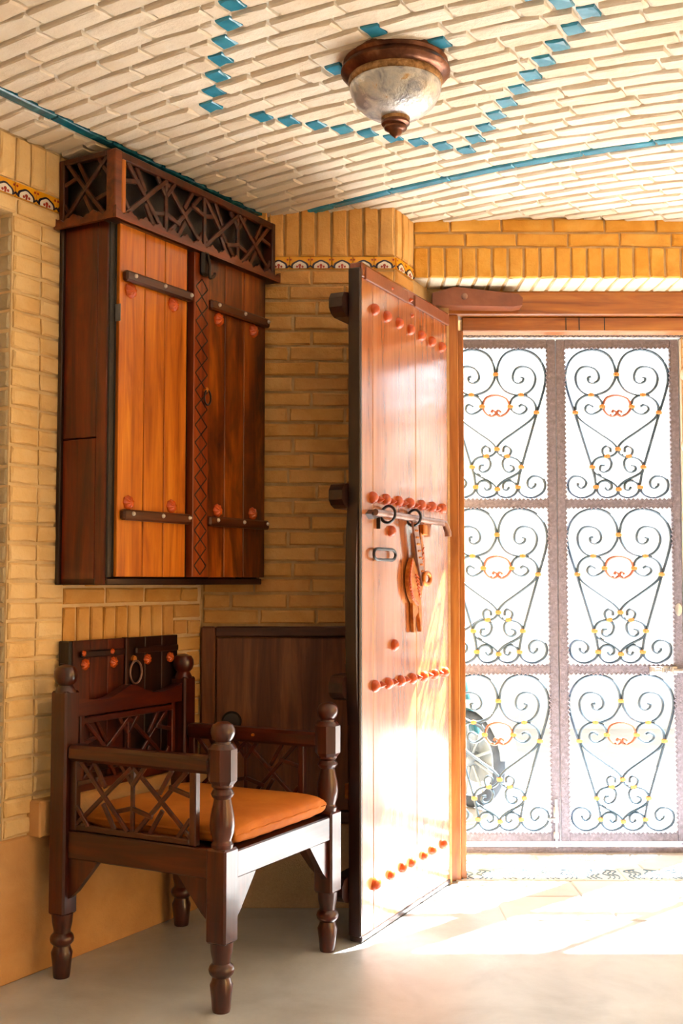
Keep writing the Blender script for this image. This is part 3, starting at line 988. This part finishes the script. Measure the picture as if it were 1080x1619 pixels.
# ------------------------------------------------------------------ small dark wall cabinet behind the chair
sc = thing('low_wall_cabinet', LEFT @ T(0, -.0, .50), 'small dark cabinet with copper rosettes on wall behind the armchair', 'cabinet')
def sb(name, mat, x0, x1, y0, y1, z0, z1, b=.003, parent=None, label=None):
    return MB().box(x0, x1, y0, y1, z0 - .5, z1 - .5, b).build(name, mat, parent or sc, label=label)
sb('body', 'wood_dark', -.735, -.19, -.030, -.009, .54, 1.01)
for nm, a, b, mat in (('door', -.728, -.483, 'wood_low'), ('door', -.466, -.198, 'wood_dark')):
    d_ = sb(nm, mat, a, b, -.036, -.0305, .545, 1.012, .002)
    n = 3
    for i in range(n):
        sb('plank', mat, a + (b - a) * i / n + .001, a + (b - a) * (i + 1) / n - .001, -.048, -.036, .545, 1.012, .002, d_)
    for z in (.968, .60):
        sb('band', 'wood_dark_x', a + .03, b - .01, -.062, -.048, z - .011, z + .011, .004, d_)
    rs = (a + .055, b - .055) if a < -.6 else (a + .10, b - .045)
    for x in rs:
        rosette(d_, x, -.048, .935 - .5, .017)
    if a < -.6:
        for x in rs: rosette(d_, x - .02, -.062, .972 - .5, .009)
sb('divider', 'wood_strip', -.482, -.467, -.056, -.0305, .545, 1.014)
rp = [(-.435 + .030 * math.cos(a), -.058, .895 - .5 + .038 * math.sin(a)) for a in [2 * math.pi * i / 20 for i in range(20)]]
MB().tube(rp, .004, 6, True).build('pull_ring', 'bolt_iron', sc, 60)
MB().lathe([(.012, 0), (.010, .008), (.001, .010)], 10, T(-.437, -.048, .94 - .5) @ RX(math.pi / 2)).build('ring_boss', 'brass_old', sc, 40)
sb('side_rail', 'black_iron', -.752, -.737, -.055, -.009, .54, 1.012)
hh = MB()
for i in range(7):
    hh.lathe([(.009, -.012), (.011, 0), (.009, .012)], 8, T(-.755, -.03, .60 - .5 + .055 * i))
hh.build('hinge_knuckles', 'black_iron', sc, 40)

# ------------------------------------------------------------------ armchair
CH = frame(-.449, 3.707, 0, math.radians(61.3))
ch = thing('armchair', CH, 'dark carved wooden armchair with lattice sides and turned legs', 'chair')
LX, LY = .303, .294
FOOT = [(.024, 0), (.026, .008), (.029, .04), (.033, .075), (.027, .088), (.0255, .096), (.035, .106), (.037, .116), (.034, .126), (.026, .134), (.026, .142), (.031, .165), (.033, .192)]
def front_leg():
    m = MB()
    m.lathe(FOOT, 16)
    m.box(-.034, .034, -.034, .034, .19, .452, .006)
    m.lathe([(.030, .45), (.032, .462), (.027, .468), (.026, .474), (.033, .492), (.036, .515), (.034, .54), (.027, .572), (.024, .588), (.030, .594), (.034, .602), (.030, .610), (.025, .616), (.031, .622), (.031, .63)], 16)
    m.lathe([(.030, .625), (.042, .64), (.042, .728), (.030, .742)], 8)
    m.lathe([(.024, .74), (.022, .748), (.030, .757), (.035, .770), (.035, .782), (.029, .795), (.016, .803), (.001, .805)], 16)
    return m
def back_leg():
    m = MB()
    m.lathe(FOOT, 16)
    m.box(-.032, .032, -.032, .032, .19, .865, .006)
    m.lathe([(.034, .86), (.026, .876), (.022, .882), (.032, .892), (.037, .908), (.036, .925), (.028, .938), (.012, .944), (.001, .945)], 16)
    return m
fl_m, bl_m = front_leg().mesh('leg', 'wood_chair', 35), back_leg().mesh('leg', 'wood_chair', 35)
for sx in (-1, 1):
    put('leg', fl_m, ch, T(sx * LX, -LY, 0))
    put('leg', bl_m, ch, T(sx * LX, LY, 0))
def chb(name, mat, x0, x1, y0, y1, z0, z1, b=.004, parent=None):
    return MB().box(x0, x1, y0, y1, z0, z1, b).build(name, mat, parent or ch)
chb('seat_rail', 'wood_chair_x', -LX + .034, LX - .034, -LY - .028, -LY + .012, .362, .440)
chb('seat_rail', 'wood_chair_x', -LX + .032, LX - .032, LY - .015, LY + .02, .362, .440)
for sx in (-1, 1):
    chb('seat_rail', 'wood_chair_y', sx * LX - .018, sx * LX + .018, -LY + .034, LY - .032, .362, .445)
chb('seat_board', 'wood_dark', -LX + .019, LX - .019, -LY + .013, LY - .016, .418, .436)
def bracket(M):
    MB().ext([(0, 0), (.115, 0), (.10, -.018), (.03, -.10), (0, -.125)], -.011, .011, M).build('corner_bracket', 'wood_chair', ch)
for sx in (-1, 1):
    R = RZ(0) if sx < 0 else RZ(math.pi)
    bracket(T(sx * (LX - .033), -LY - .008, .363) @ R)
    bracket(T(sx * (LX - .031), LY, .363) @ R)
    bracket(T(sx * LX, -LY + .033, .363) @ RZ(math.pi / 2))
    bracket(T(sx * LX, LY - .031, .363) @ RZ(-math.pi / 2))
for sx in (-1, 1):
    arm = chb('armrest', 'wood_chair_y', sx * LX - .026, sx * LX + .026, -LY + .028, LY - .030, .655, .704, .010)
    chb('arm_post', 'wood_chair', sx * LX - .012, sx * LX + .012, -LY + .085, -LY + .108, .445, .656, .003, arm)
    chb('arm_post', 'wood_chair', sx * LX - .012, sx * LX + .012, LY - .058, LY - .033, .445, .656, .003, arm)
    chb('arm_rail', 'wood_chair_y', sx * LX - .012, sx * LX + .012, -LY + .108, LY - .058, .446, .464, .003, arm)
    lattice(arm, -LY + .108, LY - .058, .462, .656, 2, -.004, 'wood_chair', .0135, .010, local=T(sx * LX, 0, 0) @ RZ(math.pi / 2))
# back: shaped crest rail, lattice
crest = [(-.272, .782), (.272, .782)]
top = spline([(.272, .846), (.20, .828), (.12, .826), (.06, .842), (0, .860), (-.06, .842), (-.12, .826), (-.20, .828), (-.272, .846)], 5)
bk = MB().ext(crest + [(p[0], p[1]) for p in top], LY - .018, LY + .018).build('crest_rail', 'wood_chair_x', ch)
chb('back_rail', 'wood_chair_x', -.235, .235, LY - .012, LY + .012, .755, .775, .003, bk)
chb('back_rail', 'wood_chair_x', -.272, .272, LY - .014, LY + .014, .545, .575, .003, bk)
for x in (-.235, .235):
    chb('back_post', 'wood_chair', x - .010, x + .010, LY - .012, LY + .012, .573, .785, .003, bk)
lattice(bk, -.225, .225, .573, .757, 2, LY - .008, 'wood_chair', .0135, .010)
MB().lathe([(.005, 0), (.005, .008), (.001, .01)], 8, T(LX - .026, -.02, .683) @ RY(-math.pi / 2)).build('arm_nail', 'brass_old', ch, 40)

# seat cushion
N = 26
vs_, fs_ = [], []
def cushion_pt(u, w, side):
    ex = max((1 - abs(u) ** 9) * (1 - abs(w) ** 9), 0)
    dome = ex ** .30
    x, y = .268 * u, -.318 + .575 * (w + 1) / 2
    pin = 1 - .02 * (abs(u) * abs(w)) ** 3
    z = .478 + side * .036 * dome
    if side > 0:
        z += .014 * (1 - u * u) * (1 - w * w) + .003 * math.sin(5 * u + 1) * math.cos(3.2 * w) * dome
    wr = .0035 * math.sin(21 * u + 2 * side) * abs(w) ** 5
    return (x * pin, -.02 + (y + .02) * pin + wr, z)
for side in (1, -1):
    for i in range(N + 1):
        for j in range(N + 1):
            u = math.sin(math.pi / 2 * (2 * i / N - 1))
            w = math.sin(math.pi / 2 * (2 * j / N - 1))
            vs_.append(cushion_pt(u, w, side))
n1 = (N + 1) ** 2
for i in range(N):
    for j in range(N):
        a = i * (N + 1) + j
        fs_.append((a, a + N + 1, a + N + 2, a + 1))
        fs_.append((n1 + a, n1 + a + 1, n1 + a + N + 2, n1 + a + N + 1))
cu = thing('seat_cushion', CH, 'flat orange cloth cushion on the wooden armchair', 'cushion')
MB().add(vs_, fs_).build('cover', 'cushion_cloth', cu, 80)
pp = []
for i in range(80):
    a = 2 * math.pi * i / 80
    c, s = math.cos(a), math.sin(a)
    k = (abs(c) ** 12 + abs(s) ** 12) ** (-1 / 12)
    p = cushion_pt(max(-1, min(1, c * k)), max(-1, min(1, s * k)), 1)
    pp.append((p[0], p[1], .478))
MB().tube(pp, .0045, 6, True).build('piping', 'cushion_cloth', cu, 60)

# ------------------------------------------------------------------ ceiling lamp
LC = vt(1.2, -.708, zc(1.2) + .002)
lamp = thing('ceiling_lamp', T(LC.x, LC.y, LC.z) @ Matrix.Diagonal((1, 1, .91, 1)), 'bronze flush ceiling lamp with marbled glass bowl and finial', 'lamp')
MB().lathe([(.10, .006), (.136, .004), (.143, -.004), (.145, -.014), (.139, -.022), (.141, -.028), (.150, -.036), (.152, -.044), (.146, -.052), (.137, -.057), (.129, -.062), (.125, -.066)], 48).build('canopy', 'lamp_bronze', lamp, 40)
MB().lathe([(.122, -.060), (.129, -.062), (.131, -.070), (.129, -.080), (.124, -.084)], 48).build('patterned_band', 'lamp_brass', lamp, 40)
MB().lathe([(.118, -.078), (.126, -.084), (.127, -.095), (.122, -.115), (.110, -.138), (.090, -.160), (.066, -.176), (.040, -.184), (.02, -.186)], 48).build('glass_bowl', 'lamp_glass', lamp, 60)
fin = MB().lathe([(.030, -.176), (.039, -.180), (.040, -.188), (.038, -.194)], 28).build('finial_band', 'lamp_brass', lamp, 40)
MB().lathe([(.036, -.192), (.040, -.197), (.039, -.203), (.030, -.208), (.032, -.213), (.031, -.218), (.022, -.223), (.018, -.226), (.017, -.231), (.010, -.238), (.002, -.246)], 28).build('finial', 'lamp_bronze', lamp, 50)

# ------------------------------------------------------------------ iron gate
GY = 5.218
PW, PH = .481, .700
def px(p):
    return ((p[0] - 780) / 460 * PW, (880 - p[1]) / 695 * PH + .005)
BAR_A = [(668, 312), (655, 318), (660, 336), (680, 342), (699, 330), (703, 305), (688, 276), (655, 264), (620, 275), (601, 312), (610, 358), (642, 390), (690, 396), (740, 376), (768, 336), (775, 300), (768, 252), (742, 210), (700, 189), (655, 188), (608, 206), (573, 245), (556, 300), (562, 365), (598, 490), (633, 612), (668, 735), (680, 785), (684, 825), (672, 855), (640, 872), (603, 870), (572, 848), (562, 818), (570, 790), (592, 775), (620, 777), (640, 797), (638, 820), (622, 830), (607, 820), (606, 808)]
BAR_B = [(678, 452), (662, 443), (646, 450), (643, 468), (660, 484), (684, 484), (708, 468), (717, 445), (706, 415), (675, 399), (640, 403), (612, 423), (600, 452), (604, 487), (630, 520), (700, 573), (755, 613), (779, 645), (772, 668), (752, 683), (730, 683), (716, 668), (716, 648), (733, 636), (748, 645), (749, 664)]
BAR_C = [(722, 724), (706, 728), (703, 745), (718, 755), (738, 750), (750, 732), (752, 708), (738, 690), (712, 686), (684, 698), (670, 722), (674, 750), (700, 772), (745, 795), (772, 818), (782, 840), (770, 862), (742, 872), (712, 868), (692, 848), (690, 820), (706, 800), (732, 797), (750, 812), (750, 832), (734, 838), (724, 826)]
RING = [(758, 480), (764, 470), (776, 474), (777, 488), (760, 496), (738, 486), (723, 465), (720, 443), (732, 415), (756, 402), (780, 398), (804, 402), (828, 415), (840, 443), (837, 465), (822, 486), (800, 496), (783, 488), (784, 474), (796, 470), (802, 480)]
COLLARS = [(779, 302), (667, 397), (716, 452), (598, 480), (782, 650), (733, 683), (669, 733), (684, 826), (782, 836)]
def bar(pts, mir=False, mat='gate_iron', r=.0066):
    P = []
    for p in spline([(*px(q), 0) for q in pts], 5):
        P.append((-p.x if mir else p.x, 0, p.y))
    return MB().tube(P, r, 6).mesh('scroll', mat, 60)
SCR = []
for mir in (False, True):
    SCR.append((bar(BAR_A, mir), [0, 3, 7]))
    SCR.append((bar(BAR_B, mir), [1, 2, 4, 5]))
    SCR.append((bar(BAR_C, mir), [6, 8]))
RNG = bar(RING, False, 'gate_ring')
CLR = MB().box(-.0135, .0135, -.0085, .0085, -.0085, .0085, .003).box(-.006, .006, -.0095, .0095, -.0095, .0095, .002).mesh('collar', 'gate_collar')
def wavy(L, n, amp=.005, w=.004):
    pts = []
    for i in range(n * 4 + 1):
        f = i / (n * 4)
        pts.append((L * f, 0, amp * math.sin(2 * math.pi * n * f)))
    return MB().tube(pts, w, 5)
WX_ = wavy(PW, 24).mesh('edge_twist', 'gate_frame_iron', 60)
WZ_ = wavy(PH, 34).mesh('edge_twist', 'gate_frame_iron', 60)
RAILZ = [(.045, .082), (.789, .826), (1.537, 1.572), (2.268, 2.305)]
def gate_leaf(x0, x1, label, bolts):
    g = thing('iron_gate_leaf', T(x0, GY, 0), label, 'gate')
    W = x1 - x0
    s = (W - .038 * 2) / PW
    for a, b in ((0, .038), (W - .038, W)):
        MB().box(a, b, -.016, .016, .045, 2.305, .003).build('stile', 'gate_frame_iron', g)
    for a, b in RAILZ:
        MB().box(.038, W - .038, -.016, .016, a, b, .003).build('rail', 'gate_frame_iron', g)
    for i in range(3):
        z0, z1 = RAILZ[i][1], RAILZ[i + 1][0]
        S = Matrix.Diagonal((s, 1, (z1 - z0) / .7105, 1))
        B = T(W / 2, 0, z0)
        for k, (me, cl) in enumerate(SCR):
            o = put('scroll', me, g, B @ S)
            mir = k >= 3
            for c in cl:
                if mir and c in (0, 4, 8): continue
                qx, qz = px(COLLARS[c])
                put('collar', CLR, o, T(-qx if mir else qx, 0, qz))
        put('scroll', RNG, g, B @ S, 'reddish ring scroll')
        put('edge_twist', WX_, g, T(.038, -.014, z0) @ Matrix.Diagonal((s, 1, 1, 1)))
        put('edge_twist', WX_, g, T(.038, -.014, z1) @ Matrix.Diagonal((s, 1, 1, 1)))
        for xx in (.038, W - .038):
            put('edge_twist', WZ_, g, T(xx, -.014, z0) @ RY(-math.pi / 2) @ Matrix.Diagonal(((z1 - z0) / PH, 1, 1, 1)))
    if bolts == 'drop':
        b_ = MB().box(W - .032, W - .010, -.028, -.016, .13, .20, .002).box(W - .032, W - .010, -.028, -.016, .06, .09, .002)
        b_.tube([(W - .021, -.03, .024), (W - .021, -.03, .235)], .006, 8)
        b_.tube([(W - .021, -.03, .15), (W - .06, -.034, .148)], .005, 8)
        b_.build('drop_bolt', 'zinc', g, 50)
    if bolts == 'slide':
        b_ = MB().box(W - .155, W - .03, -.024, -.016, .783, .822, .002)
        b_.tube([(W - .15, -.032, .803), (W + .06, -.032, .803)], .010, 10)
        for q in (.14, .10, .06):
            b_.box(W - q - .008, W - q + .008, -.046, -.018, .786, .820, .004)
        b_.tube([(W - .085, -.035, .803), (W - .085, -.06, .79)], .006, 8)
        b_.build('slide_bolt', 'zinc', g, 50)
        MB().lathe([(.016, 0), (.016, .004), (.006, .006)], 12, T(W - .02, -.016, 1.075) @ RX(math.pi / 2) @ Matrix.Diagonal((1, 1.8, 1, 1))).build('keyhole_plate', 'zinc', g, 40)
    return g
gate_leaf(.437, .976, 'scrolled iron gate leaf beside the timber door post', 'drop')
gate_leaf(.979, 1.537, 'scrolled iron gate leaf with sliding bolt, beside the key-pattern post', 'slide')
gate_leaf(1.64, 2.19, 'unseen scrolled iron gate leaf added for its shadows beyond the key-pattern post', None)  # out of view, added for the shadows it casts on the floor
gh = thing('gate_head_bar', T(0, GY, 2.309), 'thin metal bar along the top of the scrolled gate', 'gate bar')
MB().box(.42, 2.78, -.02, .03, .001, .036, .003).build('bar', 'zinc', gh)
wv = wavy(1.78, 70)
MB().add(wv.v, wv.f, T(.43, -.024, .012)).build('edge_twist', 'gate_frame_iron', gh, 60)
gs = thing('gate_floor_bar', T(0, GY, 0), 'metal floor bar under the scrolled gate', 'gate bar')
MB().box(.42, 2.78, -.03, .03, -.004, .022, .003).build('bar', 'gate_frame_iron', gs)
MB().box(.42, 2.78, .032, .05, -.004, .034, .003).build('stop_strip', 'zinc', gs)

# key-pattern post
kp = thing('key_pattern_post', T(1.540, GY, 0.022), 'pale post with golden key pattern and round rosettes beside the gate', 'post')
MB().box(.002, .096, -.02, .03, 0, 2.285, .003).build('post_body', 'white_plaster', kp)
ky = MB()
for (a, b) in (((.0, .0), (.0, .040)), ((.0, .040), (.040, .040)), ((.040, .040), (.040, .012)), ((.040, .012), (.016, .012)), ((.016, .012), (.016, .028)), ((.016, .028), (.028, .028)), ((0, 0), (.046, 0))):
    x0_, x1_ = sorted((a[0], b[0])); z0_, z1_ = sorted((a[1], b[1]))
    ky.box(x0_ - .002, x1_ + .002, -.0245, -.02, z0_ - .002, z1_ + .002)
ky_m = ky.mesh('key_motif', 'key_gold')
for i in range(44):
    put('key_motif', ky_m, kp, T(.012, 0, .82 + .0462 * i) if .82 + .0462 * i < 2.27 else T(.012, 0, .05 + .0462 * (i - 32)))
ros_m = MB().lathe([(.030, 0), (.030, .006), (.022, .010), (.018, .007), (.012, .010), (.001, .012)], 16).mesh('round_rosette', 'white_plaster', 40)
for z in (2.12, 1.79, 1.45, 1.12):
    put('round_rosette', ros_m, kp, T(.030, -.022, z) @ RX(math.pi / 2))

# ------------------------------------------------------------------ motorbike in the street
BK = frame(.695, 6.28, -.012, math.radians(128))
mb_ = thing('motorbike', BK, 'pale motorbike with teal fork parked outside the gate', 'motorbike')
def wheel(x, r=.26):
    M = T(x, 0, r) @ RX(math.pi / 2)
    ring = [(r * .86 + .034 * math.cos(a), .038 * math.sin(a)) for a in [2 * math.pi * i / 10 for i in range(11)]]
    tm = MB().lathe([(p[0], p[1]) for p in ring], 40, M)
    tm.f = [q for q in tm.f if len(q) == 4]
    w_ = tm.build('wheel', 'rubber', mb_, 60)
    MB().tube([(x + .215 * math.cos(a), -.02, r + .215 * math.sin(a)) for a in [2 * math.pi * i / 32 for i in range(32)]], .010, 6, True).build('rim', 'bike_gold', w_, 60)
    MB().tube([(x + .215 * math.cos(a), .02, r + .215 * math.sin(a)) for a in [2 * math.pi * i / 32 for i in range(32)]], .010, 6, True).build('rim', 'bike_gold', w_, 60)
    sp = MB()
    for i in range(9):
        a = 2 * math.pi * i / 9
        sp.tube([(x + .04 * math.cos(a), 0, r + .04 * math.sin(a)), (x + .215 * math.cos(a), 0, r + .215 * math.sin(a))], .009, 6)
    sp.build('spokes', 'bike_paint', w_, 60)
    MB().lathe([(.05, -.05), (.05, -.045), (.13, -.042), (.13, -.036), (.04, -.034), (.035, .05), (.02, .055)], 24, T(x, 0, r) @ RX(-math.pi / 2)).build('brake_disc', 'bike_paint', w_, 40)
    MB().lathe([(.03, .05), (.03, .075), (.012, .085), (.001, .085)], 16, T(x, 0, r) @ RX(math.pi / 2)).build('axle_cap', 'orange_copper', w_, 40)
    return w_
wheel(0); wheel(1.22)
def guard(x, a0, a1, r=.26):
    vs_, fs_ = [], []
    n = 16
    for i in range(n + 1):
        a = math.radians(a0 + (a1 - a0) * i / n)
        for y, rr in ((-.055, r + .02), (-.05, r + .045), (0, r + .055), (.05, r + .045), (.055, r + .02)):
            vs_.append((x + rr * math.cos(a), y, r + rr * math.sin(a)))
    for i in range(n):
        for k in range(4):
            fs_.append((i * 5 + k, i * 5 + k + 1, i * 5 + k + 6, i * 5 + k + 5))
    o = MB().add(vs_, fs_).build('mudguard', 'bike_paint', mb_, 60)
    md = o.modifiers.new('thickness', 'SOLIDIFY'); md.thickness = .004
guard(0, 30, 175); guard(1.22, 10, 130)
for y in (-.075, .075):
    f_ = MB().tube([(0, y, .26), (.12, y, .62), (.22, y, .92)], .022, 10)
    f_.tube([(-.005, y, .27), (.05, y, .43)], .030, 10)
    f_.build('fork', 'bike_teal', mb_, 50)
MB().tube(spline([(.26, -.36, 1.0), (.23, -.28, .99), (.20, -.10, .93), (.20, .10, .93), (.23, .28, .99), (.26, .36, 1.0)], 5), .013, 8).build('handlebar', 'black_iron', mb_, 50)
MB().lathe([(.03, -.07), (.07, -.05), (.085, 0), (.088, .03), (.02, .04)], 20, T(.12, 0, .84) @ RY(-math.pi / 2)).build('headlamp', 'zinc', mb_, 40)
def blob(name, mat, x0, x1, y, z0, z1, parent=mb_):
    vs_, fs_ = [], []
    for i in range(11):
        f = i / 10
        k = (1 - (2 * f - 1) ** 4) ** .5 * .95 + .05
        for s in range(14):
            a = 2 * math.pi * s / 14
            vs_.append((x0 + (x1 - x0) * f, y * k * math.cos(a), (z0 + z1) / 2 + (z1 - z0) / 2 * k * math.sin(a)))
    for i in range(10):
        for s in range(14):
            t_ = (s + 1) % 14
            fs_.append((i * 14 + s, i * 14 + t_, (i + 1) * 14 + t_, (i + 1) * 14 + s))
    fs_.append(tuple(reversed(range(14)))); fs_.append(tuple(140 + s for s in range(14)))
    return MB().add(vs_, fs_).build(name, mat, parent, 50)
blob('fuel_tank', 'bike_teal', .26, .66, .13, .68, .90)
blob('seat', 'black_iron', .62, 1.32, .12, .72, .82)
blob('tail', 'bike_teal', .95, 1.5, .09, .66, .76)
MB().box(.42, .78, -.11, .11, .24, .52, .03).box(.48, .62, -.09, .09, .50, .68, .02).build('engine', 'zinc', mb_)
fr_ = MB()
for y in (-.06, .06):
    fr_.tube([(.22, y * .4, .86), (.40, y, .52), (.50, y, .24), (.80, y, .24), (1.22, y * 1.6, .26)], .016, 8)
    fr_.tube([(.24, y * .5, .80), (.70, y, .68), (1.30, y, .70)], .016, 8)
    fr_.tube([(1.22, y * 1.7, .26), (1.10, y * 1.7, .68)], .022, 8)
fr_.build('frame', 'black_iron', mb_, 50)
MB().tube(spline([(.44, -.12, .46), (.38, -.14, .30), (.55, -.15, .20), (.95, -.16, .24), (1.40, -.17, .32)], 5), .030, 10).build('exhaust', 'zinc', mb_, 50)
MB().tube([(.74, .08, .26), (.80, .22, 0.012)], .010, 8).build('side_stand', 'black_iron', mb_, 50)
